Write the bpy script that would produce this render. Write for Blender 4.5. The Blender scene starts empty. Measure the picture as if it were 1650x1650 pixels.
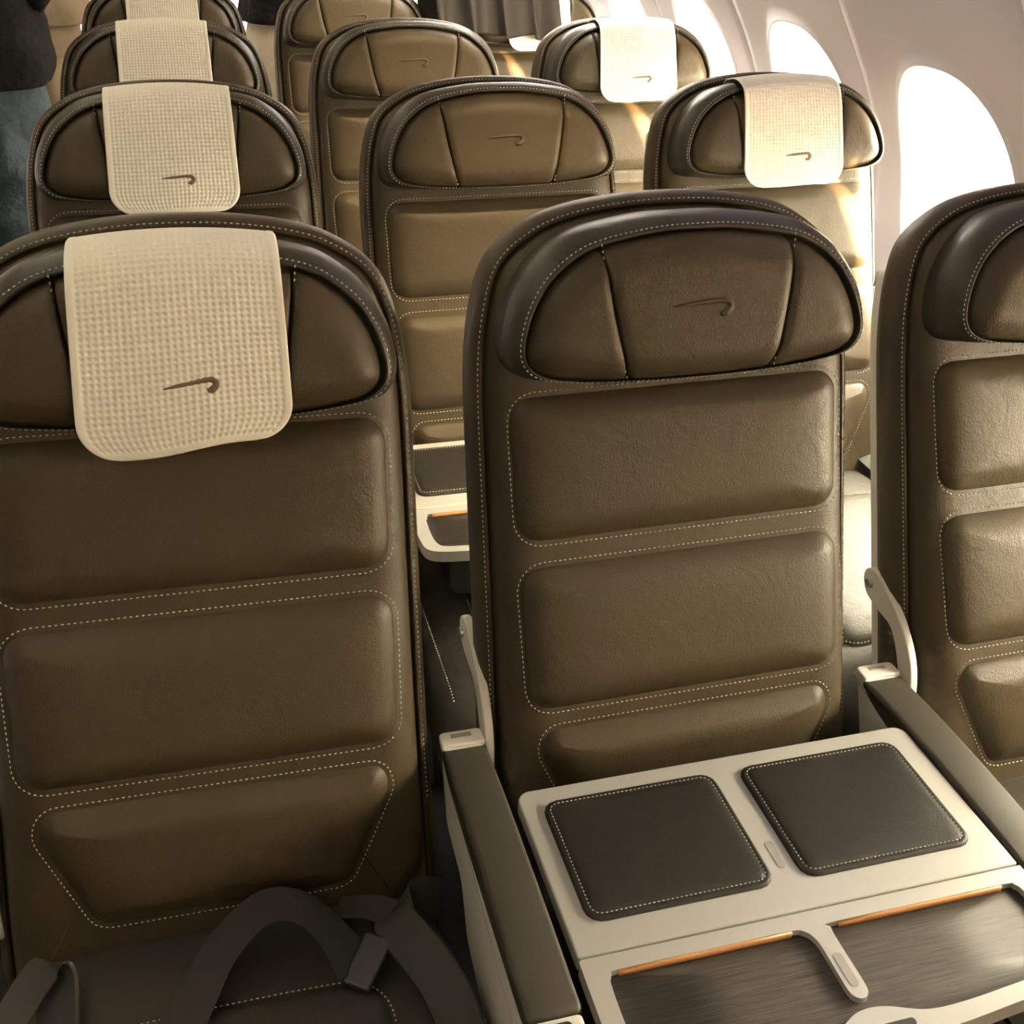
import bpy, bmesh, math, random
import numpy as np
from mathutils import Matrix, Vector
random.seed(5)
C = bpy.context.scene.collection
S = bpy.context.scene
H = 0.44                      # height of the seat pivots above the cabin floor
PX, PY = 0.495, 0.7441        # seat spacing across and along the cabin

# ------------------------------------------------------------------ camera
cam_d = bpy.data.cameras.new('camera'); cam = bpy.data.objects.new('camera', cam_d); C.objects.link(cam)
S.camera = cam
def cam_axes(yaw, pitch, roll):
    cy, sy, cp, sp = math.cos(yaw), math.sin(yaw), math.cos(pitch), math.sin(pitch)
    f = Vector((sy*cp, cy*cp, sp)); r = Vector((cy, -sy, 0)); u = r.cross(f)
    cr, sr = math.cos(roll), math.sin(roll)
    return r*cr + u*sr, -r*sr + u*cr, f
_r, _u, _f = cam_axes(math.radians(16.14148), math.radians(-25.93264), math.radians(1.83294))
cam.matrix_world = Matrix(((_r.x, _u.x, -_f.x, 0.02297), (_r.y, _u.y, -_f.y, -0.85575),
                           (_r.z, _u.z, -_f.z, 0.98072 + H), (0, 0, 0, 1)))
cam_d.sensor_width = 36; cam_d.lens = 36*1869.657/1650
cam_d.shift_x = 0.0; cam_d.shift_y = -138.7/1650
cam_d.clip_start = 0.02

# ------------------------------------------------------------------ world, sun, lamps, exposure
W = bpy.data.worlds.new('sky'); S.world = W; W.use_nodes = True
bg = W.node_tree.nodes['Background']
bg.inputs['Strength'].default_value = 165
# hazy bright sky above the horizon, duller airfield below it
_tc = W.node_tree.nodes.new('ShaderNodeTexCoord'); _sx = W.node_tree.nodes.new('ShaderNodeSeparateXYZ'); _rp = W.node_tree.nodes.new('ShaderNodeValToRGB')
W.node_tree.links.new(_tc.outputs['Generated'], _sx.inputs[0]); W.node_tree.links.new(_sx.outputs['Z'], _rp.inputs['Fac']); W.node_tree.links.new(_rp.outputs['Color'], bg.inputs['Color'])
_rp.color_ramp.elements[0].position = 0.0; _rp.color_ramp.elements[0].color = (0.36, 0.29, 0.19, 1)
_rp.color_ramp.elements[1].position = 0.02; _rp.color_ramp.elements[1].color = (1.0, 0.90, 0.68, 1)
sun_d = bpy.data.lights.new('low_sun', 'SUN'); sun = bpy.data.objects.new('low_sun', sun_d); C.objects.link(sun)
sun_d.energy = 75; sun_d.color = (1.0, 0.64, 0.30); sun_d.angle = math.radians(1.2)
sun.rotation_euler = Vector((-0.41, 0.905, -0.115)).to_track_quat('-Z', 'Y').to_euler()
def area(name, loc, target, sx, sy, power, col):
    d = bpy.data.lights.new(name, 'AREA'); d.shape = 'RECTANGLE'; d.size = sx; d.size_y = sy; d.energy = power; d.color = col
    o = bpy.data.objects.new(name, d); C.objects.link(o); o.location = loc
    z = (Vector(loc)-Vector(target)).normalized()
    if abs(z.y) < 0.6: y = (Vector((0, 1, 0))-z*z.y).normalized(); x = y.cross(z)          # long side runs along the cabin
    else: x = Vector((1, 0, 0)); y = z.cross(x).normalized(); x = y.cross(z)
    o.matrix_world = Matrix(((x.x, y.x, z.x, loc[0]), (x.y, y.y, z.y, loc[1]), (x.z, y.z, z.z, loc[2]), (0, 0, 0, 1))); return o
area('aisle_ceiling_lamp', (-0.5, 0.6, 2.04), (-0.5, 0.6, 0), 0.5, 5.5, 18, (1.0, 0.90, 0.64))
area('bin_edge_lamp', (0.45, 0.4, 1.86), (0.55, 0.35, 0), 0.25, 5.5, 8, (1.0, 0.90, 0.64))
def add_gold_spot(y):  # unseen spots, added to put gold light on the rear middle seats
    d = bpy.data.lights.new('reading_lamp', 'SPOT'); d.energy = 75; d.color = (1.0, 0.72, 0.36); d.spot_size = math.radians(46); d.spot_blend = 1.0; d.shadow_soft_size = 0.04
    o = bpy.data.objects.new('reading_lamp', d); C.objects.link(o); o.location = (0.66, y-.30, 1.72)
    o.rotation_euler = (Vector((0.50, y+.02, H+.26))-o.location).to_track_quat('-Z', 'Y').to_euler()
for r in (1, 2, 3): add_gold_spot(r*PY)
area('galley_lamp', (0.1, -2.0, 1.98), (0.3, 0.3, 0.7), 1.2, 0.6, 4, (1.0, 0.88, 0.60))
area('sidewall_wash_lamp', (0.90, 0.1, 1.60), (1.30, 0.1, 1.60), 0.05, 1.9, 2, (0.76, 0.70, 1.0))
area('window_wash_lamp', (0.955, 3.90, 1.60), (1.30, 3.90, 0.95), 0.04, 4.6, 105, (1.0, 0.92, 0.76))  # unseen strip, added to brighten the side wall of the rear rows
S.view_settings.view_transform = 'Standard'; S.view_settings.look = 'None'
S.view_settings.gamma = 1.0; S.view_settings.use_curve_mapping = False
S.view_settings.exposure = 0.0

# ------------------------------------------------------------------ materials
def mat(name, col, rough=0.5, metal=0.0, spec=0.5, bump=None, sheen=0.0, var=None, coat=0.0):
    """bump = (kind, scale, strength, distance); var = (scale, amount) colour variation"""
    m = bpy.data.materials.new(name); m.use_nodes = True
    nt = m.node_tree; b = nt.nodes['Principled BSDF']
    b.inputs['Base Color'].default_value = (*col, 1); b.inputs['Roughness'].default_value = rough
    b.inputs['Metallic'].default_value = metal; b.inputs['Specular IOR Level'].default_value = spec
    b.inputs['Sheen Weight'].default_value = sheen; b.inputs['Coat Weight'].default_value = coat
    tc = nt.nodes.new('ShaderNodeTexCoord')
    if var:
        n = nt.nodes.new('ShaderNodeTexNoise'); n.inputs['Scale'].default_value = var[0]; n.inputs['Detail'].default_value = 4
        nt.links.new(tc.outputs['Object'], n.inputs['Vector'])
        mx = nt.nodes.new('ShaderNodeMix'); mx.data_type = 'RGBA'
        mx.inputs[6].default_value = (*[c*(1-var[1]) for c in col], 1); mx.inputs[7].default_value = (*[min(1, c*(1+var[1])) for c in col], 1)
        nt.links.new(n.outputs['Fac'], mx.inputs[0]); nt.links.new(mx.outputs[2], b.inputs['Base Color'])
    if bump:
        kind, sc, st, dist = bump[:4]
        mp = nt.nodes.new('ShaderNodeMapping'); nt.links.new(tc.outputs['Object'], mp.inputs['Vector'])
        if len(bump) > 4: mp.inputs['Scale'].default_value = bump[4]
        if kind == 'voronoi':
            t = nt.nodes.new('ShaderNodeTexVoronoi'); t.inputs['Scale'].default_value = sc; out = t.outputs['Distance']
        else:
            t = nt.nodes.new('ShaderNodeTexNoise'); t.inputs['Scale'].default_value = sc; t.inputs['Detail'].default_value = 5; out = t.outputs['Fac']
        nt.links.new(mp.outputs['Vector'], t.inputs['Vector'])
        bp = nt.nodes.new('ShaderNodeBump'); bp.inputs['Strength'].default_value = st; bp.inputs['Distance'].default_value = dist
        nt.links.new(out, bp.inputs['Height']); nt.links.new(bp.outputs['Normal'], b.inputs['Normal'])
        if 'leather' in name:                                   # soft creases under the grain
            n2 = nt.nodes.new('ShaderNodeTexNoise'); n2.inputs['Scale'].default_value = 26; n2.inputs['Detail'].default_value = 6; n2.inputs['Distortion'].default_value = 1.2
            b2 = nt.nodes.new('ShaderNodeBump'); b2.inputs['Strength'].default_value = 0.30; b2.inputs['Distance'].default_value = 0.003
            nt.links.new(tc.outputs['Object'], n2.inputs['Vector']); nt.links.new(n2.outputs['Fac'], b2.inputs['Height'])
            nt.links.new(b2.outputs['Normal'], bp.inputs['Normal'])
    return m
M = {}
M['leather'] = mat('black_brown_leather', (0.043, 0.0315, 0.0148), 0.48, 0, 0.30, ('voronoi', 520, 0.35, 0.0006), var=(9, 0.12))
M['leather_edge'] = mat('dark_leather_edge', (0.030, 0.0265, 0.0185), 0.42, 0, 0.35, ('voronoi', 520, 0.3, 0.0006))
M['table_leather'] = mat('black_table_leather', (0.017, 0.0155, 0.012), 0.5, 0, 0.3, ('voronoi', 520, 0.3, 0.0006))
M['cushion_leather'] = mat('black_cushion_leather', (0.042, 0.039, 0.030), 0.45, 0, 0.4, ('voronoi', 520, 0.35, 0.0006))
M['thread'] = mat('pale_thread', (0.56, 0.52, 0.44), 0.7)
M['waffle'] = mat('white_waffle_cloth', (0.90, 0.86, 0.74), 0.9, 0, 0.2, ('noise', 900, 0.2, 0.0004), sheen=0.2)
M['embroidery'] = mat('taupe_embroidery', (0.16, 0.12, 0.08), 0.7, 0, 0.3, ('noise', 1500, 0.4, 0.0004))
M['shell'] = mat('cream_grey_plastic', (0.72, 0.70, 0.63), 0.45, 0, 0.45, ('noise', 700, 0.08, 0.0004))
M['armpad'] = mat('charcoal_soft_plastic', (0.046, 0.042, 0.029), 0.5, 0, 0.45, ('noise', 1600, 0.35, 0.0005))
M['silver'] = mat('silver_painted_tray', (0.55, 0.55, 0.51), 0.32, 0.35, 0.5, ('noise', 900, 0.05, 0.0003))
M['slot'] = mat('grey_slot_inlay', (0.36, 0.35, 0.33), 0.4, 0.3)
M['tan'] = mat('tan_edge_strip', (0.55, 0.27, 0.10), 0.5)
M['dark'] = mat('black_gap', (0.012, 0.012, 0.012), 0.6)
M['webbing'] = mat('black_seatbelt_webbing', (0.026, 0.025, 0.020), 0.6, 0, 0.4, ('noise', 500, 0.5, 0.0006, (1, 6, 1)))
M['buckle'] = mat('dark_buckle_plastic', (0.03, 0.03, 0.028), 0.4)
M['steel'] = mat('brushed_steel', (0.5, 0.5, 0.48), 0.3, 1.0)
M['panel'] = mat('white_cabin_panel', (0.70, 0.67, 0.74), 0.5, 0, 0.4, ('noise', 1200, 0.06, 0.0004))
M['reveal'] = mat('white_window_reveal', (0.82, 0.77, 0.70), 0.45)
M['ceiling'] = mat('cabin_ceiling_white', (0.75, 0.72, 0.68), 0.6)
M['carpet'] = mat('dark_blue_carpet', (0.016, 0.016, 0.018), 0.95, 0, 0.1, ('noise', 500, 0.6, 0.002), var=(60, 0.4))
M['jacket'] = mat('black_jacket_cloth', (0.007, 0.0065, 0.006), 0.9, 0, 0.2, ('noise', 60, 0.5, 0.01))
M['jeans'] = mat('blue_denim', (0.055, 0.078, 0.095), 0.85, 0, 0.2, ('noise', 35, 0.6, 0.012), var=(25, 0.35))
M['chino'] = mat('beige_cotton', (0.36, 0.29, 0.20), 0.85, 0, 0.2, ('noise', 30, 0.5, 0.01))
M['skin'] = mat('skin', (0.55, 0.35, 0.25), 0.5)
M['hair'] = mat('brown_hair', (0.03, 0.02, 0.015), 0.6)
M['coat'] = mat('grey_brown_coat_cloth', (0.026, 0.021, 0.016), 0.9, 0, 0.2, ('noise', 400, 0.4, 0.0008))
M['pillow'] = mat('white_cotton', (0.78, 0.70, 0.58), 0.9, 0, 0.2, ('noise', 18, 0.5, 0.02))
def wood():
    m = bpy.data.materials.new('dark_wood_grain_tray'); m.use_nodes = True; nt = m.node_tree; b = nt.nodes['Principled BSDF']
    tc = nt.nodes.new('ShaderNodeTexCoord'); mp = nt.nodes.new('ShaderNodeMapping'); mp.inputs['Scale'].default_value = (6, 260, 1)
    n = nt.nodes.new('ShaderNodeTexNoise'); n.inputs['Scale'].default_value = 3; n.inputs['Detail'].default_value = 6; n.inputs['Roughness'].default_value = 0.65
    r = nt.nodes.new('ShaderNodeValToRGB')
    r.color_ramp.elements[0].position = 0.36; r.color_ramp.elements[0].color = (0.030, 0.027, 0.023, 1)
    r.color_ramp.elements[1].position = 0.66; r.color_ramp.elements[1].color = (0.085, 0.078, 0.068, 1)
    nt.links.new(tc.outputs['Object'], mp.inputs['Vector']); nt.links.new(mp.outputs['Vector'], n.inputs['Vector'])
    nt.links.new(n.outputs['Fac'], r.inputs['Fac']); nt.links.new(r.outputs['Color'], b.inputs['Base Color'])
    b.inputs['Roughness'].default_value = 0.55; b.inputs['Specular IOR Level'].default_value = 0.3
    return m
M['wood'] = wood()
def glass():
    m = bpy.data.materials.new('window_glass'); m.use_nodes = True; nt = m.node_tree
    for n in list(nt.nodes): nt.nodes.remove(n)
    o = nt.nodes.new('ShaderNodeOutputMaterial'); t = nt.nodes.new('ShaderNodeBsdfTransparent'); g = nt.nodes.new('ShaderNodeBsdfGlossy')
    t.inputs['Color'].default_value = (0.95, 0.95, 0.94, 1); g.inputs['Roughness'].default_value = 0.05
    x = nt.nodes.new('ShaderNodeMixShader'); x.inputs[0].default_value = 0.06
    nt.links.new(t.outputs[0], x.inputs[1]); nt.links.new(g.outputs[0], x.inputs[2]); nt.links.new(x.outputs[0], o.inputs[0])
    return m
M['glass'] = glass()
def shade_mat():
    m = bpy.data.materials.new('translucent_window_shade'); m.use_nodes = True; nt = m.node_tree
    for n in list(nt.nodes): nt.nodes.remove(n)
    o = nt.nodes.new('ShaderNodeOutputMaterial'); t = nt.nodes.new('ShaderNodeBsdfTranslucent'); d = nt.nodes.new('ShaderNodeBsdfDiffuse')
    t.inputs['Color'].default_value = (0.85, 0.76, 0.60, 1); d.inputs['Color'].default_value = (0.8, 0.76, 0.68, 1)
    x = nt.nodes.new('ShaderNodeMixShader'); x.inputs[0].default_value = 0.5
    nt.links.new(t.outputs[0], x.inputs[1]); nt.links.new(d.outputs[0], x.inputs[2]); nt.links.new(x.outputs[0], o.inputs[0])
    return m
M['shade'] = shade_mat()

# ------------------------------------------------------------------ helpers
def empty(name, label=None, cat=None, loc=(0, 0, 0), group=None):
    o = bpy.data.objects.new(name, None); C.objects.link(o); o.location = loc; o.empty_display_size = 0.05
    tag(o, label, cat, group); return o
def tag(o, label=None, cat=None, group=None, kind=None):
    if label: o['label'] = label
    if cat: o['category'] = cat
    if group: o['group'] = group
    if kind: o['kind'] = kind
    return o
def mesh(verts, faces, m, smooth=True):
    me = bpy.data.meshes.new('mesh'); me.from_pydata([tuple(v) for v in verts], [], faces); me.validate()
    bm = bmesh.new(); bm.from_mesh(me); bmesh.ops.recalc_face_normals(bm, faces=bm.faces[:]); bm.to_mesh(me); bm.free()
    if smooth: me.polygons.foreach_set('use_smooth', [True]*len(me.polygons))
    me.materials.append(m if not isinstance(m, str) else M[m]); return me
def obj(name, me, parent=None, mw=None, kind=None, label=None):
    o = bpy.data.objects.new(name, me); C.objects.link(o)
    if parent: o.parent = parent
    if mw is not None: o.matrix_local = mw
    if kind: o['kind'] = kind
    if label: o['label'] = label
    return o
def crom(pts, n=8, closed=False):
    """Catmull-Rom resample of a point list"""
    P = [np.array(p, float) for p in pts]; out = []
    N = len(P); R = range(N if closed else N-1)
    for i in R:
        p0 = P[(i-1) % N] if closed or i > 0 else 2*P[0]-P[1]
        p1 = P[i]; p2 = P[(i+1) % N]
        p3 = P[(i+2) % N] if closed or i+2 < N else 2*P[-1]-P[-2]
        for k in range(n):
            t = k/n
            out.append(0.5*((2*p1)+(-p0+p2)*t+(2*p0-5*p1+4*p2-p3)*t*t+(-p0+3*p1-3*p2+p3)*t**3))
    if not closed: out.append(P[-1])
    return np.array(out)
def resample(P, n, closed=True):
    P = np.array(P, float); Q = np.vstack([P, P[:1]]) if closed else P
    d = np.r_[0, np.cumsum(np.linalg.norm(np.diff(Q, axis=0), axis=1))]
    t = np.linspace(0, d[-1], n, endpoint=not closed)
    return np.stack([np.interp(t, d, Q[:, k]) for k in range(Q.shape[1])], 1)
def round_poly(corners, radii, n=8):
    """polygon with rounded corners"""
    out = []; N = len(corners); P = [np.array(c, float) for c in corners]
    if not hasattr(radii, '__len__'): radii = [radii]*N
    for i in range(N):
        a, b, c = P[i-1], P[i], P[(i+1) % N]; r = radii[i]
        d1 = (a-b)/np.linalg.norm(a-b); d2 = (c-b)/np.linalg.norm(c-b)
        ang = math.acos(max(-1, min(1, d1@d2))); t = r/math.tan(ang/2)
        s, e = b+d1*t, b+d2*t; ctr = b+(d1+d2)/np.linalg.norm(d1+d2)*(r/math.sin(ang/2))
        a0 = math.atan2(*(s-ctr)[::-1]); a1 = math.atan2(*(e-ctr)[::-1]); da = (a1-a0+math.pi) % (2*math.pi)-math.pi
        for k in range(n+1):
            q = a0+da*k/n; out.append(ctr+r*np.array([math.cos(q), math.sin(q)]))
    return np.array(out)
def normals2(P):
    T = np.roll(P, -1, 0)-np.roll(P, 1, 0); T /= np.linalg.norm(T, axis=1)[:, None]+1e-12
    N = np.stack([T[:, 1], -T[:, 0]], 1)
    A = 0.5*np.sum(P[:, 0]*np.roll(P[:, 1], -1)-np.roll(P[:, 0], -1)*P[:, 1])
    return N if A > 0 else -N               # outward
def pillow(P, rings, dome, center=None, base=None, fac=None, cap_back=False, tr=None):
    """stack of inset rings: rings = [(inset, height)], then scaled rings dome = [(k, height)] to a centre.
    base(u,v,k) is added to the height; tr maps (u,v,h) -> xyz. returns verts, faces"""
    n = len(P); Nn = normals2(P); fac = np.ones(n) if fac is None else fac
    c = P.mean(0) if center is None else np.array(center); V = []; F = []
    lay = [(P-Nn*(d*fac)[:, None], h) for d, h in rings]
    last = lay[-1][0]
    lay += [(c+(last-c)*k, h) for k, h in dome[:-1]]
    for Q, h in lay:
        for u, v in Q: V.append((u, v, h))
    for i in range(len(lay)-1):
        for j in range(n):
            a, b = i*n+j, i*n+(j+1) % n; F.append((a, b, b+n, a+n))
    V.append((c[0], c[1], dome[-1][1])); k = (len(lay)-1)*n
    for j in range(n): F.append((k+j, k+(j+1) % n, len(V)-1))
    if cap_back: F.append(tuple(range(n-1, -1, -1)))
    if base: V = [(u, v, h+base(u, v, h)) for u, v, h in V]
    tr = tr or (lambda u, v, h: (u, -h, v))
    return [tr(*q) for q in V], F
def cdt_pad(P, hf, grid=.0045, rings=(.0007, .0016, .003, .005, .0075, .0105)):
    """filled outline whose height depends on the distance to the edge"""
    from mathutils.geometry import delaunay_2d_cdt
    Q = np.vstack([P, P[:1]]); A = Q[:-1]; D = Q[1:]-A; L2 = (D**2).sum(1)
    def dist(p):
        t = np.clip(((p-A)*D).sum(1)/L2, 0, 1); return np.sqrt((((A+D*t[:, None])-p)**2).sum(1).min())
    def inside(p):
        x, y = p; c = (A[:, 1] > y) != (Q[1:, 1] > y)
        xs = A[:, 0]+(y-A[:, 1])/np.where(D[:, 1] == 0, 1e-12, D[:, 1])*D[:, 0]; return (np.sum(c & (x < xs)) % 2) == 1
    N = normals2(P); pts = [tuple(p) for p in P]; ds = [0.0]*len(P)
    for r in rings:
        for p in P-N*r:
            if inside(p) and dist(p) > r*.97: pts.append(tuple(p)); ds.append(r)
    (x0, y0), (x1, y1) = P.min(0), P.max(0)
    for i, y in enumerate(np.arange(y0, y1, grid)):
        for x in np.arange(x0+(i % 2)*grid/2, x1, grid):
            if inside((x, y)):
                d = dist(np.array((x, y)))
                if d > rings[-1]+grid*.5: pts.append((x, y)); ds.append(d)
    n = len(P); r = delaunay_2d_cdt([Vector(p) for p in pts], [], [list(range(n))], 1, 1e-7)
    V = []
    for v in r[0]:
        p = np.array((v.x, v.y)); d = dist(p); V.append((v.x, -hf(v.x, v.y, d), v.y))
    return V, [tuple(f) for f in r[2]]
def stitches(path, normal_of, tr, length=0.0034, pitch=0.0054, r=0.00075, closed=True):
    """row of tiny thread stitches along path (u,v,h)"""
    P = np.array(path, float); Q = np.vstack([P, P[:1]]) if closed else P
    L = np.linalg.norm(np.diff(Q, axis=0), axis=1).sum(); n = max(2, int(L/pitch))
    R = resample(P, n, closed); V = []; F = []
    for i in range(n):
        a = R[(i+1) % n if closed else min(i+1, n-1)]-R[i-1 if (closed or i) else 0]
        a = a/(np.linalg.norm(a)+1e-12); up = np.array(normal_of(R[i]), float); s = np.cross(a, up); s /= np.linalg.norm(s)+1e-12
        o = R[i]; k = len(V)
        for q in (o-a*length/2, o+s*r, o+up*r*1.2, o-s*r, o+a*length/2): V.append(tr(*q))
        F += [(k, k+1, k+2), (k, k+2, k+3), (k+4, k+2, k+1), (k+4, k+3, k+2)]
    return V, F
def tube(path, radii, m, n=8, flat=1.0, up=(0, 0, 1), caps=True):
    P = np.array(path, float); k = len(P); radii = radii if hasattr(radii, '__len__') else [radii]*k
    V = []; F = []
    for i in range(k):
        t = P[min(i+1, k-1)]-P[max(i-1, 0)]; t /= np.linalg.norm(t)+1e-12
        s = np.cross(t, up); s /= np.linalg.norm(s)+1e-12; u = np.cross(s, t)
        for j in range(n):
            a = 2*math.pi*j/n; V.append(P[i]+radii[i]*(s*math.cos(a)+u*math.sin(a)*flat))
    for i in range(k-1):
        for j in range(n):
            a, b = i*n+j, i*n+(j+1) % n; F.append((a, b, b+n, a+n))
    if caps: F.append(tuple(range(n))); F.append(tuple(range((k-1)*n, k*n)))
    return mesh(V, F, m)
def ribbon(path, width, th, m, side):
    """flat strap along a 3D path; side(i) gives the width direction"""
    P = np.array(path, float); V = []; F = []; k = len(P)
    for i in range(k):
        t = P[min(i+1, k-1)]-P[max(i-1, 0)]; t /= np.linalg.norm(t)
        s = np.array(side(i/(k-1)), float); s -= t*(s@t); s /= np.linalg.norm(s); n = np.cross(t, s)
        for a, b in ((-1, -1), (-.92, 1), (.92, 1), (1, -1)): V.append(P[i]+s*width/2*a+n*th/2*b)
    for i in range(k-1):
        for j in range(4):
            a, b = i*4+j, i*4+(j+1) % 4; F.append((a, b, b+4, a+4))
    F += [(0, 1, 2, 3), tuple(range(k*4-4, k*4))]
    me = mesh(V, F, m); me.set_sharp_from_angle(angle=math.radians(40)); return me
def dense(P, step=None):
    P = np.array(P, float); Q = np.vstack([P, P[:1]]); L = np.linalg.norm(np.diff(Q, axis=0), axis=1); step = step or L.sum()/60
    out = []
    for i in range(len(P)):
        k = max(1, int(round(L[i]/step)))
        if L[i] < 1e-7: continue
        out += [Q[i]+(Q[i+1]-Q[i])*t/k for t in range(k)]
    return np.array(out)
def prism(P, z0, z1, m, bevel=0.0, axis='z', pos=None, seg=3):
    """rounded slab: outline P extruded z0..z1 with a soft top and bottom edge"""
    b = bevel; R = []; P = dense(P)
    if b:
        R.append((b*1.3, z0))
        for k in range(seg+1):
            a = math.pi/2*k/seg; R.append((b*(1-math.sin(a)), z0+b*(1-math.cos(a))))
        for k in range(seg+1):
            a = math.pi/2*k/seg; R.append((b*(1-math.cos(a)), z1-b*(1-math.sin(a))))
        R.append((b*1.3, z1))
    else: R = [(0, z0), (0, z1)]
    tr = {'z': lambda u, v, h: (u, v, h), 'x': lambda u, v, h: (h, u, v), 'y': lambda u, v, h: (u, -h, v)}[axis]
    V, F = pillow(np.array(P), R, [(0.5, z1), (0, z1)], cap_back=True, tr=tr)
    return mesh(V, F, m)
def join(parts):
    V = []; F = []
    for v, f in parts:
        k = len(V); V += list(v); F += [tuple(i+k for i in q) for q in f]
    return V, F

# ------------------------------------------------------------------ seat meshes (u across, v up the back, h towards the sitter)
def mirror(right):
    R = [tuple(p) for p in right]
    return R, [(-u, v) for u, v in R]
def base_h(v):
    return float(np.interp(v, [-.05, .04, .10, .17, .21, .28, .35, .40, .46, .52, .60, .72],
                              [.000, .001, .005, .0078, .007, .002, -.0045, -.007, -.010, -.0119, -.014, -.018]))
half = [(.0, .717), (.045, .7155), (.09, .710), (.125, .7015), (.150, .690), (.175, .6725), (.192, .650), (.204, .612), (.211, .570),
        (.214, .52), (.215, .43), (.216, .30), (.218, .15), (.222, .02), (.216, -.045)]
full = [(u, v) for u, v in half] + [(.17, -.06), (0, -.06), (-.17, -.06)] + [(-u, v) for u, v in half[:0:-1]]
BACK = resample(crom(full, 8, True), 200)
bw = lambda u, v, h: base_h(v)*max(0, min(1, (h+.045)/.045))
V, F = pillow(BACK, [(.012, -.085), (.003, -.080), (0, -.068), (.0012, -.052), (.0045, -.041), (.0095, -.0345), (.0125, -.0325), (.0138, -.036), (.0142, -.042),
                     (.0154, -.042), (.0158, -.036), (.017, -.030), (.0195, -.022), (.024, -.014), (.030, -.008)],
              [(.95, -.0035), (.9, -.001), (.85, 0)]+[(k/14, 0) for k in range(11, 0, -1)]+[(0, 0)], center=(0, .33), base=bw, cap_back=True)
ME = {'backrest': mesh(V, F, 'leather')}
Nb = normals2(BACK); sel = [i for i in range(len(BACK)) if BACK[i][1] > 0.10]
k0 = max(range(len(sel)-1), key=lambda i: sel[i+1]-sel[i]); sel = sel[k0+1:]+sel[:k0+1]
path = [(*(BACK[i]-Nb[i]*.0085), -.0345+bw(0, BACK[i][1], -.0345)) for i in sel]
V, F = stitches(path, lambda p: (0, 0, 1), lambda u, v, h: (u, -h, v), closed=False)
ME['edge_stitching'] = mesh(V, F, 'thread', False)
# rear plastic shell
shell = np.array([(u*.950, v) for u, v in BACK if v < .63])
V, F = pillow(shell, [(.02, -.118), (.004, -.112), (0, -.100), (0, -.072)], [(.5, -.072), (0, -.072)], center=(0, .33), cap_back=True)
ME['back_shell'] = mesh(V, F, 'shell')
# the three padded panels
PANELS = {'upper_panel': round_poly([(.180, .3725), (.1815, .526), (-.1815, .526), (-.180, .3725)], .027),
          'middle_panel': round_poly([(.178, .194), (.181, .3505), (-.181, .3505), (-.178, .194)], .027),
          'lumbar_panel': round_poly([(.122, .042), (.170, .150), (.160, .1765), (-.160, .1765), (-.170, .150), (-.122, .042)], [.022, .03, .02, .02, .03, .022])}
for nm, P in PANELS.items():
    P = resample(P, 120)
    V, F = pillow(P, [(.0015, -.005), (.0022, -.0012), (.004, .0014), (.008, .0048), (.013, .0082), (.019, .0110)],
                  [(.93, .0130), (.86, .0144), (.75, .0154)]+[(k/10, .0160) for k in (6, 5, 4, 3, 2, 1)]+[(0, .0161)], base=lambda u, v, h: base_h(v))
    ME[nm] = mesh(V, F, 'leather')
    Q = P+normals2(P)*.0022
    V, F = stitches([(u, v, base_h(v)+.0008) for u, v in Q], lambda p: (0, 0, 1), lambda u, v, h: (u, -h, v))
    ME[nm+'_stitching'] = mesh(V, F, 'thread', False)
# head rest
hr = [(0, .6985), (.05, .697), (.1125, .6863), (.145, .6685), (.165, .648), (.180, .622), (.187, .600), (.1895, .578), (.186, .561), (.176, .550),
      (.155, .5455), (.12, .5425), (.06, .5395)]
HR = resample(crom(hr+[(0, .5385)]+[(-u, v) for u, v in hr[:0:-1]], 8, True), 180)
fr = [(0, .6805), (.045, .6785), (.1045, .6670), (.1415, .6440), (.1620, .6165), (.1735, .583), (.1710, .563), (.156, .5515), (.130, .5455), (.08, .5408)]
HF = resample(crom(fr+[(0, .539)]+[(-u, v) for u, v in fr[:0:-1]], 8, True), 180)
hn = normals2(HR)
V = []; F = []; rg = [(0, -.022), (0, .006), (.06, .018), (.24, .028), (.50, .0345), (.74, .0385), (.86, .0395), (.93, .037), (.955, .031), (1.06, .029)]
for k, h in rg:
    for p, q in zip(HR, HF): V.append((p[0]*(1-k)+q[0]*k, -h, p[1]*(1-k)+q[1]*k))
for i in range(len(rg)-1):
    for j in range(180): F.append((i*180+j, i*180+(j+1) % 180, (i+1)*180+(j+1) % 180, (i+1)*180+j))
F += [tuple(range(179, -1, -1)), tuple(range((len(rg)-1)*180, len(rg)*180))]
ME['headrest'] = mesh(V, F, 'leather_edge')
bulge = lambda u, v, h: .003-.12*u*u
def seam_u(v): return .0745+(np.clip(v, .54, .68)-.5405)/(.1315)*.0235+.003*math.sin(math.pi*(v-.54)/.13)
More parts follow.
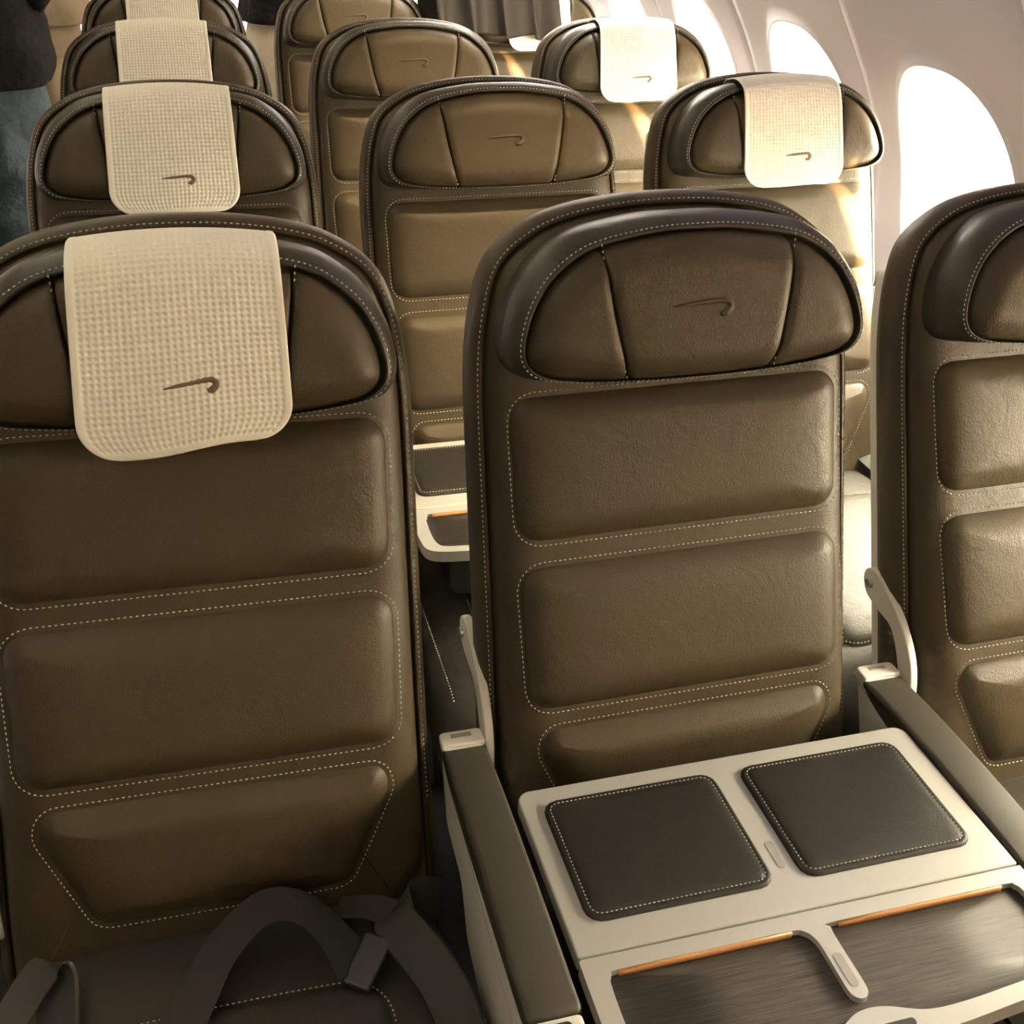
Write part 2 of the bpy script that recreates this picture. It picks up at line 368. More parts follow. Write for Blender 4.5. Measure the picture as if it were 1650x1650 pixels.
def pad(which):
    pts = []
    D = resample(HF, 720)
    if which == 0: keep = [tuple(p) for p in D if abs(p[0]) < seam_u(p[1])]
    else: keep = [tuple(p) for p in D if which*p[0] > seam_u(p[1])]
    top = [p for p in keep if p[1] > .61] ; bot = [p for p in keep if p[1] <= .61]
    if which == 0:
        top.sort(); bot.sort(reverse=True)
        vt, vb = top[0][1], bot[0][1]
        ln = lambda s, a, b: [(s*seam_u(v), v) for v in np.linspace(a, b, 30)[1:-1]]
        pts = top+ln(1, top[-1][1], bot[0][1])+bot+ln(-1, bot[-1][1], top[0][1])
    else:
        # walk the outline in order, rotated so that it is one run
        idx = [i for i, p in enumerate(D) if which*p[0] > seam_u(p[1])]
        g = max(range(len(idx)), key=lambda i: (idx[i]-idx[i-1]) % len(D)); idx = idx[g:]+idx[:g]
        run = [tuple(D[i]) for i in idx]
        pts = run+[(which*seam_u(v), v) for v in np.linspace(run[-1][1], run[0][1], 30)[1:-1]]
    P = resample(pts, 150)
    A_ = HF; D_ = np.roll(HF, -1, 0)-HF; L_ = (D_**2).sum(1)
    def do(u, v):
        p = np.array((u, v)); t = np.clip(((p-A_)*D_).sum(1)/L_, 0, 1); return np.sqrt((((A_+D_*t[:, None])-p)**2).sum(1).min())
    V, F = cdt_pad(P, lambda u, v, d: .0335+.0205*(1-(1-min(1, do(u, v)/.036))**2.6)-.0042*max(0, 1-d/.011)**2-.007*max(0, 1-d/.0012)+bulge(u, v, 0))
    return mesh(V, F, 'leather')
ME['headrest_center'] = pad(0); ME['headrest_wing_a'] = pad(1); ME['headrest_wing_b'] = pad(-1)
hs = [(*(HR[i]*.36+HF[i]*.64), .0378) for i in range(180)]
A = stitches(hs, lambda p: (0, 0, 1), lambda u, v, h: (u, -h, v), pitch=.0052)
def seam_stitch(s):
    vs = np.linspace(.546, .672, 40)
    return stitches([(s*(seam_u(v)+.0016), v, .0452) for v in vs], lambda p: (0, 0, 1), lambda u, v, h: (u, -h, v), closed=False)
V, F = join([A, seam_stitch(1), seam_stitch(-1)]); ME['headrest_stitching'] = mesh(V, F, 'thread', False)
# ribbon emblem: long tapering bar that hooks back under its right end
def emblem(m, sc, y, flat, fat=1.0):
    pts = crom([(-.031, 0), (-.015, .0012), (.002, .0022), (.016, .0028), (.0245, .0018), (.0275, -.003), (.0235, -.0085), (.0165, -.0100)], 6)
    k = len(pts); rr = np.interp(np.linspace(0, 1, k), [0, .15, .5, .75, .88, 1], [.0006, .0018, .0026, .0030, .0036, .0022])
    return tube([(u*sc, y, v*sc) for u, v in pts], rr*sc*fat, m, 8, flat, up=(0, 1, 0))
ME['emblem'] = emblem('leather', 1.0, 0, .55)
# seat cushion (x across, y depth, z up)
cu = round_poly([(.220, -.49), (.223, -.06), (.195, .035), (-.195, .035), (-.223, -.06), (-.220, -.49)], [.05, .12, .06, .06, .12, .05])
CU = resample(cu, 140)
def ctop(u, v, h):
    t = max(0, (-.40-v)/.09); return (.018 if h > -.03 else 0)*(1-.8*(u/.24)**2) - (.02*t*t if h > -.06 else 0)
V, F = pillow(CU, [(.03, -.135), (.008, -.13), (0, -.115), (-.004, -.08), (-.002, -.045), (.004, -.022), (.012, -.008), (.02, -.001)],
              [(.93, .004), (.85, .007), (.7, .009), (.55, .010), (.4, .010), (.25, .010), (.1, .010), (0, .010)], base=ctop, cap_back=True, tr=lambda u, v, h: (u, v, h))
ME['seat_cushion'] = mesh(V, F, 'cushion_leather')
cp = resample(round_poly([(.150, -.46), (.138, -.098), (-.138, -.098), (-.150, -.46)], [.03, .04, .04, .03]), 120)
V, F = pillow(cp, [(0, -.006), (.002, .004), (.006, .008), (.012, .011), (.019, .0125)], [(.9, .0135), (.75, .014), (.5, .014), (.25, .014), (0, .014)],
              base=lambda u, v, h: .0085+ctop(u, v, 0), tr=lambda u, v, h: (u, v, h))
ME['cushion_panel'] = mesh(V, F, 'cushion_leather')
cq = cp+normals2(cp)*.002
V, F = join([stitches([(u, v, .0115+ctop(u, v, 0)) for u, v in cq], lambda p: (0, 0, 1), lambda u, v, h: (u, v, h), r=.001)]
            + [stitches([(s*.208, y, .004+ctop(.208, y, 0)) for y in np.linspace(-.44, -.10, 40)]+[(s*.208, -.44-.048*math.sin(a), .004-.02-.06*(1-math.cos(a))) for a in np.linspace(0.2, 1.5, 10)],
                        lambda p: (0, 0, 1), lambda u, v, h: (u, v, h), closed=False, r=.001) for s in (1, -1)])
ME['cushion_stitching'] = mesh(V, F, 'thread', False)
# recline bracket: curved light arm with a bolt, lies against the side of the back
bp = crom([(.163, .196), (.175, .212), (.173, .226), (.158, .234), (.137, .229), (.088, .200), (.057, .160), (.046, .10), (.040, .02), (.066, .02), (.070, .10), (.078, .142), (.104, .183), (.135, .190)], 5, True)
ME['hinge_bracket'] = prism(bp, -.005, .005, 'shell', .002, axis='x')
ME['bolt'] = prism([(.006*math.cos(a), .006*math.sin(a)) for a in np.linspace(0, 2*math.pi, 16, endpoint=False)], -.009, .009, 'steel', .001, axis='x')
V, F = [], []
ME['seat_frame'] = prism(round_poly([(.2, -.40), (.2, -.04), (-.2, -.04), (-.2, -.40)], .02), -.175, -.131, 'dark', .004)
ME['leg'] = prism(round_poly([(.02, -.02), (.02, .02), (-.02, .02), (-.02, -.02)], .006), -H, -.172, 'steel', .003)

def back_matrix(th, dr):
    return Matrix.Translation((0, 0, H)) @ Matrix.Rotation(-th, 4, 'X') @ Matrix.Rotation(-dr, 4, 'Y')
FIT = {(0, 0): (-.005, .0019, -2.31, -.89), (0, 1): (.0028, -.0008, -.29, -.2), (0, 2): (.0001, -.0004, .3, -.01), (1, 0): (-.0032, .0087, -2.1, .41),
       (1, 1): (.005, -.0018, .48, .4), (1, 2): (.0032, -.0019, .64, -.2), (1, 3): (-.0017, .0014, .31, .2), (2, 0): (.0009, -.0058, 2.18, .49),
       (2, 1): (-.0028, 0, 1.0, .45), (2, 2): (.0009, -.0014, .01, -.12)}
ROW = ['front', 'second', 'third', 'fourth', 'fifth']
COLN = ['aisle', 'middle', 'window']
SEAT = {}
def seat(c, r, label, emb=True):
    dx, dy, dt, dr = FIT.get((c, r), (0, 0, .2, 0))
    th = math.radians(15.717+dt); B = back_matrix(th, math.radians(dr))
    t = empty('airline_seat', label, 'seat', (c*PX+dx, r*PY+dy, 0), 'leather cabin seats'); SEAT[c, r] = (t, B)
    t0 = Matrix.Translation((0, 0, H))
    b = obj('backrest', ME['backrest'], t, B); obj('stitching', ME['edge_stitching'], b, kind='stuff')
    obj('back_shell', ME['back_shell'], t, B, label='pale plastic rear shell')
    for nm in PANELS:
        p = obj(nm, ME[nm], t, B); obj('stitching', ME[nm+'_stitching'], p, kind='stuff')
    h = obj('headrest', ME['headrest'], t, B)
    obj('headrest_center', ME['headrest_center'], h); obj('headrest_wing', ME['headrest_wing_a'], h); obj('headrest_wing', ME['headrest_wing_b'], h)
    obj('stitching', ME['headrest_stitching'], h, kind='stuff')
    if emb: obj('emblem', ME['emblem'], h, Matrix.Translation((-.002, -.0576, .6115)), label='embossed ribbon emblem')
    cu = obj('seat_cushion', ME['seat_cushion'], t, t0); obj('cushion_panel', ME['cushion_panel'], cu); obj('stitching', ME['cushion_stitching'], cu, kind='stuff')
    k = obj('hinge_bracket', ME['hinge_bracket'], t, Matrix.Translation((-.2165, 0, H))); obj('bolt', ME['bolt'], k, Matrix.Translation((0, .160, .214)))
    for s in (-1, 1):
        obj('leg', ME['leg'], t, Matrix.Translation((s*.15, -.1, H)))
    obj('seat_frame', ME['seat_frame'], t, t0)
    return t
SEATS = {(0, 0): 'front-row seat wearing the largest white cover, seatbelt lying on its cushion',
         (1, 0): 'front-row middle seat with bare embossed headrest behind the folding tray table',
         (2, 0): 'dark leather seat cut by the frame edge, in front of the nearest window',
         (0, 1): 'second-row seat with white cover directly behind the largest white cover seat',
         (1, 1): 'second-row bare seat with embossed headrest between two seats with white covers',
         (2, 1): 'second-row window seat with bright white cover and gold emblem',
         (0, 2): 'third-row seat with plain white cover, beside the person in jeans',
         (1, 2): 'third-row bare leather seat with embossed headrest, half hidden by next row',
         (2, 2): 'third-row window-side seat with glowing white cover and sunlit tan leather',
         (0, 3): 'fourth-row seat at the top edge whose white cover is cut off',
         (1, 3): 'fourth-row bare seat showing its left half beside a white trouser leg',
         (2, 3): 'fourth-row seat with dark coat draped over its white cover',
         (0, 4): 'rearmost seat, only a sliver showing past the fourth-row aisle seat'}
COVERED = [(0, 0), (0, 1), (0, 2), (0, 3), (2, 1), (2, 2), (2, 3)]
for (c, r), lb in SEATS.items(): seat(c, r, lb, (c, r) not in COVERED)

# ------------------------------------------------------------------ white waffle covers over the headrests
def cover_mesh(skew):
    prof = crom([(.655, -.026), (.690, -.0245), (.7045, -.012), (.7050, .004), (.7035, .022), (.6965, .041), (.685, .0545), (.667, .0605), (.64, .0620), (.60, .0625), (.56, .062), (.535, .0605), (.52, .0585)], 10)
    Ltot = np.linalg.norm(np.diff(prof, axis=0), axis=1).sum()
    nu = 125; nv = int(Ltot/.00137); pr = resample(prof, nv, False)
    t = np.linspace(0, 1, nv); V = np.zeros((nv, nu, 3)); cell = .00545
    dl = Ltot/(nv-1)
    T = np.gradient(pr, axis=0); T /= np.linalg.norm(T, axis=1)[:, None]; Nn = np.stack([T[:, 1], -T[:, 0]], 1)   # (v,h) outward
    if Nn[-5][1] < 0: Nn = -Nn
    for i in range(nv):
        w = .0862+.0040*max(0, (t[i]-.45)/.55)
        rem = (nv-1-i)*dl                            # distance to the bottom hem
        for j in range(nu):
            s = -1+2*j/(nu-1); R = .034
            ww = w
            if rem < R: ww = w-R+math.sqrt(max(0, R*R-(R-rem)**2))
            u = s*ww; sl = u/.088
            v = pr[i, 0]; h = pr[i, 1]
            if i > nv*.33:
                q = ((i/nv-.33)/.67)**2; v += skew*sl*q + .0022*math.sin(sl*4.2)*q*(1 if skew else .4)
                h += .003*math.sin(sl*3+1)*q
            e = min(rem, ww*(1-abs(s))+.0) ; e = min(e, ww*(1-abs(s)))
            if e > .0075:
                d = -.0019*(0, .42, 1, .42)[j % 4]*(0, .42, 1, .42)[(nv-1-i) % 4]
            else: d = .0003 if .0012 < e < .0065 else -.0002
            hb = -.10*u*u*(1 if h > .03 else 0) - (.0035*(u/.09)**2 if i < 80 else 0)*0
            vv = v+Nn[i, 0]*d - (.0062*(u/.0865)**2 if h < .05 else .0062*(u/.0865)**2*max(0, (v-.60)/.09))
            V[i, j] = (u, -(h+Nn[i, 1]*d+hb), vv)
    F = [(i*nu+j, i*nu+j+1, (i+1)*nu+j+1, (i+1)*nu+j) for i in range(nv-1) for j in range(nu-1)]
    # thickness: one back sheet closed round the rim
    fv = V.reshape(-1, 3); n0 = len(fv)
    off = np.zeros_like(V); off[:, :, 1] = (Nn[:, 1]*.0012)[:, None]; off[:, :, 2] = (-Nn[:, 0]*.0012)[:, None]
    bv = (V+off).reshape(-1, 3)
    rim = list(range(nu))+[i*nu+nu-1 for i in range(1, nv)]+[(nv-1)*nu+j for j in range(nu-2, -1, -1)]+[i*nu for i in range(nv-2, 0, -1)]
    F2 = [(rim[k], rim[(k+1) % len(rim)], rim[(k+1) % len(rim)]+n0, rim[k]+n0) for k in range(len(rim))]
    step = 1
    Fb = [(a+n0, d+n0, c+n0, b+n0) for a, b, c, d in F]
    return mesh(np.vstack([fv, bv]), F+F2+Fb, 'waffle')
ME['cover_a'] = cover_mesh(.0065); ME['cover'] = cover_mesh(.0)
ME['cover_emblem'] = emblem('embroidery', .74, 0, .28, 1.3)
CLAB = {(0, 0): 'largest white waffle headrest cover with brown emblem, on the nearest seat',
        (0, 1): 'cream waffle headrest cover with small emblem on the second-row aisle seat',
        (0, 2): 'white headrest cover third from the front, lower edge hidden by the seat ahead',
        (0, 3): 'small white headrest cover cut off by the top edge of the photo',
        (2, 1): 'bright white headrest cover with gold emblem on the seat near the window',
        (2, 2): 'glowing white headrest cover on the sunlit third-row window seat',
        (2, 3): 'white headrest cover mostly hidden under the dark coat'}
for (c, r), lb in CLAB.items():
    t, B = SEAT[c, r]
    o = obj('headrest_cover', ME['cover_a' if (c, r) == (0, 0) else 'cover'], None, Matrix.Translation(t.location) @ B)
    tag(o, lb, 'headrest cover', 'white headrest covers')
    obj('emblem', ME['cover_emblem'], o, Matrix.Translation((.006, -.0634, .578 if r == 0 else .569)) @ Matrix.Rotation(math.radians(-6 if r == 0 else 0), 4, 'Y'), label='taupe embroidered ribbon emblem')

# ------------------------------------------------------------------ armrests between the seats
def armrest_meshes():
    zt = .152
    pad_side = crom([(.058, zt-.003), (.060, zt-.010), (.040, zt-.020), (0, zt-.026), (-.10, zt-.028), (-.20, zt-.028), (-.258, zt-.026), (-.264, zt-.014), (-.262, zt-.002),
                     (-.24, zt), (-.15, zt+.0035), (-.05, zt+.004), (.02, zt+.002)], 6, True)
    a = prism(pad_side, -.0235, .0235, 'armpad', .005, axis='x')
    body = round_poly([(.088, .140), (.074, .134), (.046, .060), (-.022, .050), (-.050, .000), (-.10, -.02), (-.30, -.02), (-.315, .10), (-.275, .124), (-.02, .128), (.03, .136), (.060, .1505), (.080, .1505)],
                      [.002, .004, .02, .02, .02, .02, .03, .03, .01, .05, .03, .006, .006], 5)
    b = prism(body, -.021, .021, 'shell', .003, axis='x')
    cap = prism(round_poly([(.023, .058), (.023, .080), (-.023, .080), (-.023, .058)], [.002, .006, .006, .002]), .1485, .1545, 'shell', .0015)
    notch = prism(round_poly([(.011, .069), (.011, .075), (-.011, .075), (-.011, .069)], .001), .1540, .1549, 'slot', .0003)
    front = prism(round_poly([(.021, -.300), (.021, -.266), (-.021, -.266), (-.021, -.300)], .004), .120, .1500, 'shell', .003)
    but = prism(round_poly([(.010, -.292), (.010, -.272), (-.010, -.272), (-.010, -.292)], .004), .149, .1520, 'dark', .001)
    return a, b, cap, notch, front, but
AR = armrest_meshes()
def armrest(x, y, lb):
    t = empty('armrest', lb, 'armrest', (x, y, 0), 'seat armrests'); m = Matrix.Translation((0, 0, H))
    obj('arm_pad', AR[0], t, m, label='charcoal padded top'); b = obj('body', AR[1], t, m, label='pale plastic arm body')
    cp = obj('end_cap', AR[2], t, m, label='pale rear cap'); obj('notch', AR[3], cp)
    fc = obj('front_cap', AR[4], t, m); obj('button', AR[5], fc)
    return t
armrest(.2465, .0, 'armrest between the belted seat and the tray table, pale side facing the belt')
armrest(.7395, .0, 'armrest between the tray table and the seat cut off at the frame edge')
armrest(.2465+.003, PY, 'hidden second-row armrest glimpsed through the gap between front seats')

# ------------------------------------------------------------------ console tray tables on the middle seats
def table_meshes():
    d = {}; zt = 0.0; th = .016
    L, R_, B_, Fr, HN = -.216, .218, -.020, -.343, -.2195
    rear = round_poly([(R_, HN+.0012), (R_, B_), (L, B_), (L, HN+.0012)], [.003, .014, .014, .003])
    d['rear_leaf'] = prism(rear, -th, zt, 'silver', .0018)
    pad = lambda x0, x1: resample(round_poly([(x1, -.188), (x1, -.040), (x0, -.040), (x0, -.188)], .016), 90)
    for nm, x0, x1 in (('pad_a', -.196, -.0145), ('pad_b', .0125, .193)):
        P = pad(x0, x1)
        V, F = pillow(P, [(0, -.001), (.0004, .0015), (.0018, .0030), (.004, .0036), (.0058, .0030), (.0066, .0030), (.008, .0040), (.012, .0048)], [(.9, .0052), (.7, .0054), (.4, .0054), (0, .0054)],
                      tr=lambda u, v, h: (u, v, h))
        d[nm] = mesh(V, F, 'table_leather')
        Q = P-normals2(P)*.0062
        V, F = stitches([(u, v, .0036) for u, v in Q], lambda p: (0, 0, 1), lambda u, v, h: (u, v, h), length=.0032, pitch=.0044, r=.0007); d[nm+'s'] = mesh(V, F, 'thread', False)
    slot = lambda y0, y1, w: round_poly([(w, y1), (w, y0), (-w, y0), (-w, y1)], w*.95)
    d['slot_a'] = prism(slot(-.137, -.170, .0042), -.0005, .0006, 'slot', .0003)
    d['slot_b'] = prism(slot(-.266, -.300, .0042), -.0005, .0006, 'slot', .0003)
    # front leaf: rim + prong as one frame, tray floor recessed
    outer = crom([(R_, HN-.001), (R_+.0005, -.26), (R_, -.30), (R_-.006, -.328), (R_-.03, -.339), (.13, -.345), (.05, -.352), (-.005, -.347), (-.06, -.350), (-.13, -.345), (L+.03, -.339), (L+.006, -.328), (L, -.30), (L-.0005, -.26), (L, HN-.001)], 8)
    O = resample(np.array(list(outer)), 260)
    inner = crom([(.012, -.2365), (.10, -.2365), (.188, -.2365), (.1985, -.2395), (.202, -.250), (.203, -.29), (.198, -.317), (.183, -.325), (.13, -.330), (.080, -.334), (.045, -.333), (.012, -.322), (-.012, -.322), (-.04, -.334), (-.08, -.335),
                  (-.13, -.331), (-.18, -.326), (-.194, -.317), (-.198, -.29), (-.197, -.25), (-.1935, -.240), (-.184, -.2365), (-.10, -.2365), (-.030, -.2365), (-.016, -.2395), (-.0095, -.250), (-.0085, -.27), (-.0085, -.300),
                  (-.006, -.3085), (0, -.3115), (.006, -.3085), (.0085, -.300), (.0085, -.27), (.0085, -.250), (.0095, -.2405)], 8, True)
    I = resample(inner, 420)
    # ring between outer and inner via triangulation
    bm = bmesh.new()
    def loop(P, z): return [bm.verts.new((p[0], p[1], z)) for p in P]
    ot, it = loop(O, 0), loop(I, 0); es = []
    for Lp in (ot, it):
        for k in range(len(Lp)): es.append(bm.edges.new((Lp[k], Lp[(k+1) % len(Lp)])))
    bmesh.ops.triangle_fill(bm, use_beauty=True, use_dissolve=False, edges=es)
    for P, top, z in ((O, ot, -th), (I, it, -.0075)):
        lo = loop(P, z)
        for k in range(len(P)): bm.faces.new((top[k], top[(k+1) % len(P)], lo[(k+1) % len(P)], lo[k]))
        if z == -th: bm.faces.new(lo)
    bmesh.ops.recalc_face_normals(bm, faces=bm.faces[:])
    me = bpy.data.meshes.new('mesh'); bm.to_mesh(me); bm.free(); me.materials.append(M['silver']); d['front_leaf'] = me
    d['tray'] = prism(resample(crom([(.204, -.235), (.2045, -.29), (.199, -.32), (.13, -.334), (.05, -.338), (-.05, -.339), (-.13, -.334), (-.196, -.32), (-.1995, -.29), (-.1985, -.235)], 6), 160), -.010, -.0062, 'wood')
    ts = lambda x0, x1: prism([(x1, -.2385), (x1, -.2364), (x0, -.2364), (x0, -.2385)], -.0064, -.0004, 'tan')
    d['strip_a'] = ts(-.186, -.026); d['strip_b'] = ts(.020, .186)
    d['latch'] = prism(round_poly([(.030, -.344), (.030, -.337), (-.012, -.337), (-.012, -.344)], .003), -.0005, .0010, 'dark', .0004)
    d['support'] = prism(round_poly([(.17, -.30), (.17, -.03), (-.17, -.03), (-.17, -.30)], .02), -.10, -.0155, 'dark', .004)
    return d
TB = table_meshes()
def table(x, y, z, lb):
    t = empty('tray_table', lb, 'table', (x, y, z), 'folding console tables')
    a = obj('rear_leaf', TB['rear_leaf'], t)
    for n_, p in (('pad_a', 'coaster'), ('pad_b', 'coaster')):
        k = obj('leather_pad', TB[n_], t, label='black stitched leather inlay'); obj('stitching', TB[n_+'s'], k, kind='stuff')
    obj('finger_slot', TB['slot_a'], a)
    f = obj('front_leaf', TB['front_leaf'], t); obj('finger_slot', TB['slot_b'], f)
    obj('tray_floor', TB['tray'], t, label='dark wood-grain recessed tray')
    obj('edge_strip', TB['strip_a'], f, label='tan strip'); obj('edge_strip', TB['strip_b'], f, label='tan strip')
    obj('latch', TB['latch'], f); obj('support_box', TB['support'], t)
    return t
table(.496, .0, H+.1515, 'silver tray table with two black leather pads between the front armrests')
table(PX+.003, PY+.028, H+.150, 'second tray table glimpsed in the gap between the two front seats')

# ------------------------------------------------------------------ seat belt on the aisle seat, strap on the rear window seat
tb = empty('seatbelt', 'black seatbelt looped loosely over the cushion of the belted front seat', 'seatbelt', (0.02, -.08, H+.03))
def W_(p): return np.array(p)-np.array((0.02, -.08, .03))
p1 = crom([W_(q) for q in [(-.085, -.190, .036), (-.066, -.145, .040), (-.040, -.100, .046), (-.010, -.062, .066), (.030, -.040, .083), (.066, -.046, .078), (.094, -.070, .056), (.108, -.098, .043)]], 8)
obj('strap', ribbon(p1, .046, .0022, 'webbing', lambda t: (math.cos(math.radians(-22-105*t)), math.sin(math.radians(-22-105*t)), 0.12)), tb)
tongue = prism(round_poly([(.014, -.026), (.014, .026), (-.014, .026), (-.014, -.026)], .003), -.004, .004, 'buckle', .002)
obj('tongue', tongue, tb, Matrix.Translation(W_((.119, -.094, .047))) @ Matrix.Rotation(math.radians(-36), 4, 'Z') @ Matrix.Rotation(math.radians(12), 4, 'X'))
p2 = crom([W_(q) for q in [(.205, -.015, .02), (.165, -.035, .052), (.150, -.062, .060), (.166, -.098, .056), (.186, -.140, .040), (.195, -.20, .025)]], 8)
obj('strap', ribbon(p2, .044, .0025, 'webbing', lambda t: (.75, .6*(1-t)+.1, .3)), tb)
p3 = crom([W_(q) for q in [(-.215, -.10, .028), (-.190, -.065, .046), (-.168, -.036, .056), (-.160, -.045, .046), (-.158, -.10, .035), (-.160, -.16, .03)]], 8)
obj('strap', ribbon(p3, .040, .004, 'webbing', lambda t: (.8, -.5, .2)), tb)
p4 = crom([W_(q) for q in [(.10, -.018, .040), (.135, -.038, .054), (.165, -.072, .056), (.176, -.11, .048)]], 8)
obj('strap', ribbon(p4, .030, .002, 'webbing', lambda t: (.8, .55, .1)), tb)
tb2 = empty('seatbelt', 'black belt strap lying on the second-row window seat seen past the middle seat', 'seatbelt', (1.17, .80, H+.05))
p5 = crom([(-.024, .075, .045), (-.018, .045, .012), (-.014, .0, -.006), (-.012, -.05, -.012), (-.010, -.11, -.014)], 8)
obj('strap', ribbon(p5, .046, .0025, 'webbing', lambda t: (.9, .3, .2)), tb2)

# ------------------------------------------------------------------ coat over the fourth row
def coat():
    t, B = SEAT[2, 3]; prof = crom([(.52, -.135), (.62, -.130), (.70, -.124), (.738, -.105), (.752, -.05), (.745, .02), (.715, .068), (.67, .076), (.62, .080), (.585, .084), (.560, .088)], 6)
    nv = len(prof); nu = 120; V = []; F = []
    for i, (v, h) in enumerate(prof):
        f = max(0, (i-nv*.35)/(nv*.65))
        for j in range(nu):
            s = j/(nu-1); u = -.30+.345*s
            fold = .014*math.sin(s*26+.6*math.sin(s*9))+.010*math.sin(s*47+1.3)
            V.append((u+.010*f*math.sin(s*26+1.4), -(h+f*(fold+.012)), v+.006*f*math.sin(s*19)-(.012*f*s)))
    for i in range(nv-1):
        for j in range(nu-1): F.append((i*nu+j, i*nu+j+1, (i+1)*nu+j+1, (i+1)*nu+j))
    o = obj('coat', mesh(V, F, 'coat'), None, Matrix.Translation(t.location) @ B)
    sm = o.modifiers.new('thickness', 'SOLIDIFY'); sm.thickness = .006; sm.offset = -1
    tag(o, 'dark grey coat hanging in folds over the fourth-row window seat', 'coat')
coat()
# ------------------------------------------------------------------ people standing in the aisle
def skin_mesh(name, nodes, edges, m, parent, sub=2):
    me = bpy.data.meshes.new('mesh'); me.from_pydata([n[0] for n in nodes], edges, [])
    o = bpy.data.objects.new(name, me); C.objects.link(o); o.parent = parent
    o.modifiers.new('skin', 'SKIN'); me.update()
    for v, n in zip(me.skin_vertices[0].data, nodes): v.radius = n[1] if hasattr(n[1], '__len__') else (n[1], n[1])
    me.skin_vertices[0].data[0].use_root = True
    s = o.modifiers.new('sub', 'SUBSURF'); s.levels = s.render_levels = sub
    me.materials.append(M[m]); o.modifiers['skin'].use_smooth_shade = True
    return o
def person(x, y, rz, label, top, legs, hem):
    t = empty('person', label, 'person', (x, y, 0)); t.rotation_euler.z = rz
    # body: neck, head, hands, one continuous surface from pelvis to head and fingertips
    N = [((0, 0, .98), .10), ((0, 0, 1.18), .10), ((0, -.01, 1.40), .105), ((0, 0, 1.52), .055), ((0, -.01, 1.60), (.075, .085)), ((0, -.015, 1.70), (.078, .095)), ((0, 0, 1.77), (.05, .06))]
    E = [(0, 1), (1, 2), (2, 3), (3, 4), (4, 5), (5, 6)]
    for s in (-1, 1):
        k = len(N); N += [((s*.16, 0, 1.44), .05), ((s*.19, .02, 1.17), .042), ((s*.13, -.20, 1.16), .030), ((s*.10, -.265, 1.18), (.036, .020))]
        E += [(2, k), (k, k+1), (k+1, k+2), (k+2, k+3)]
        for f, (dz, ln) in enumerate(((-.027, .058), (-.009, .072), (.009, .076), (.027, .066))):
            q = len(N); N += [((s*.085, -.300, 1.18+dz), .0095), ((s*.062, -.300-ln*.4, 1.18+dz), .0085), ((s*.030, -.300-ln*.5, 1.178+dz), .007)]
            E += [(k+3, q), (q, q+1), (q+1, q+2)]
        q = len(N); N += [((s*.075, -.265, 1.225), .010), ((s*.055, -.295, 1.24), .008)]; E += [(k+3, q), (q, q+1)]
    b = skin_mesh('body', N, E, 'skin', t, 1)
    # face and hair
    def blob(name, c, r, m):
        bm = bmesh.new(); bmesh.ops.create_uvsphere(bm, u_segments=16, v_segments=10, radius=1)
        for v in bm.verts: v.co = Vector((v.co.x*r[0]+c[0], v.co.y*r[1]+c[1], v.co.z*r[2]+c[2]))
        me = bpy.data.meshes.new('mesh'); bm.to_mesh(me); bm.free(); me.materials.append(M[m]); me.polygons.foreach_set('use_smooth', [True]*len(me.polygons))
        return obj(name, me, t)
    blob('hair', (0, .025, 1.735), (.088, .098, .075), 'hair'); blob('nose', (0, -.112, 1.655), (.013, .02, .022), 'skin')
    for s in (-1, 1): blob('eye', (s*.032, -.095, 1.685), (.013, .010, .009), 'pillow'); blob('ear', (s*.082, .0, 1.665), (.012, .02, .032), 'skin')
    blob('mouth', (0, -.100, 1.612), (.024, .010, .007), 'tan')
    def loft(rings, sub=6, n=48, fold=.006, f0=7):
        R = crom([(x, y, z, rx, ry) for (x, y, z), rx, ry in rings], sub); V = []; F = []
        for i, (x, y, z, rx, ry) in enumerate(R):
            tq = np.array(R[min(i+1, len(R)-1)][:3]-R[max(i-1, 0)][:3]); tq /= np.linalg.norm(tq)
            ax = np.array((1.0, 0, 0)); ax -= tq*(ax@tq); ax /= np.linalg.norm(ax); ay = np.cross(tq, ax)
            for j in range(n):
                q = 2*math.pi*j/n; g = 1+fold/rx*(math.sin(f0*q+9*z)+.7*math.sin(3*q-38*z+2*x)+.5*math.sin(70*z+2*q))
                V.append(np.array((x, y, z))+g*(ax*rx*math.cos(q)+ay*ry*math.sin(q)))
        for i in range(len(R)-1):
            for j in range(n): F.append((i*n+j, i*n+(j+1) % n, (i+1)*n+(j+1) % n, (i+1)*n+j))
        F += [tuple(range(n)), tuple(range((len(R)-1)*n, len(R)*n))]
        return V, F
    parts = [loft([((0, 0, hem), .212, .150), ((0, 0, hem+.03), .216, .152), ((0, 0, hem+.15), .205, .145), ((0, 0, 1.28), .205, .14), ((0, 0, 1.42), .175, .115), ((0, .01, 1.50), .085, .08), ((0, .01, 1.53), .07, .07)])]
    for s in (-1, 1):
        parts.append(loft([((s*.13, 0, 1.44), .06, .075), ((s*.185, .01, 1.40), .065, .08), ((s*.20, .02, 1.28), .06, .068), ((s*.195, .02, 1.18), .058, .06), ((s*.165, -.08, 1.155), .052, .055), ((s*.135, -.185, 1.165), .045, .047)], n=28, fold=.004, f0=5))
    obj('jacket', mesh(*join(parts), top), t)
    parts = [loft([((0, 0, 1.06), .165, .115), ((0, 0, .98), .192, .130), ((0, 0, .90), .200, .138), ((0, 0, .84), .190, .130), ((0, 0, .80), .165, .11)], fold=.004)]
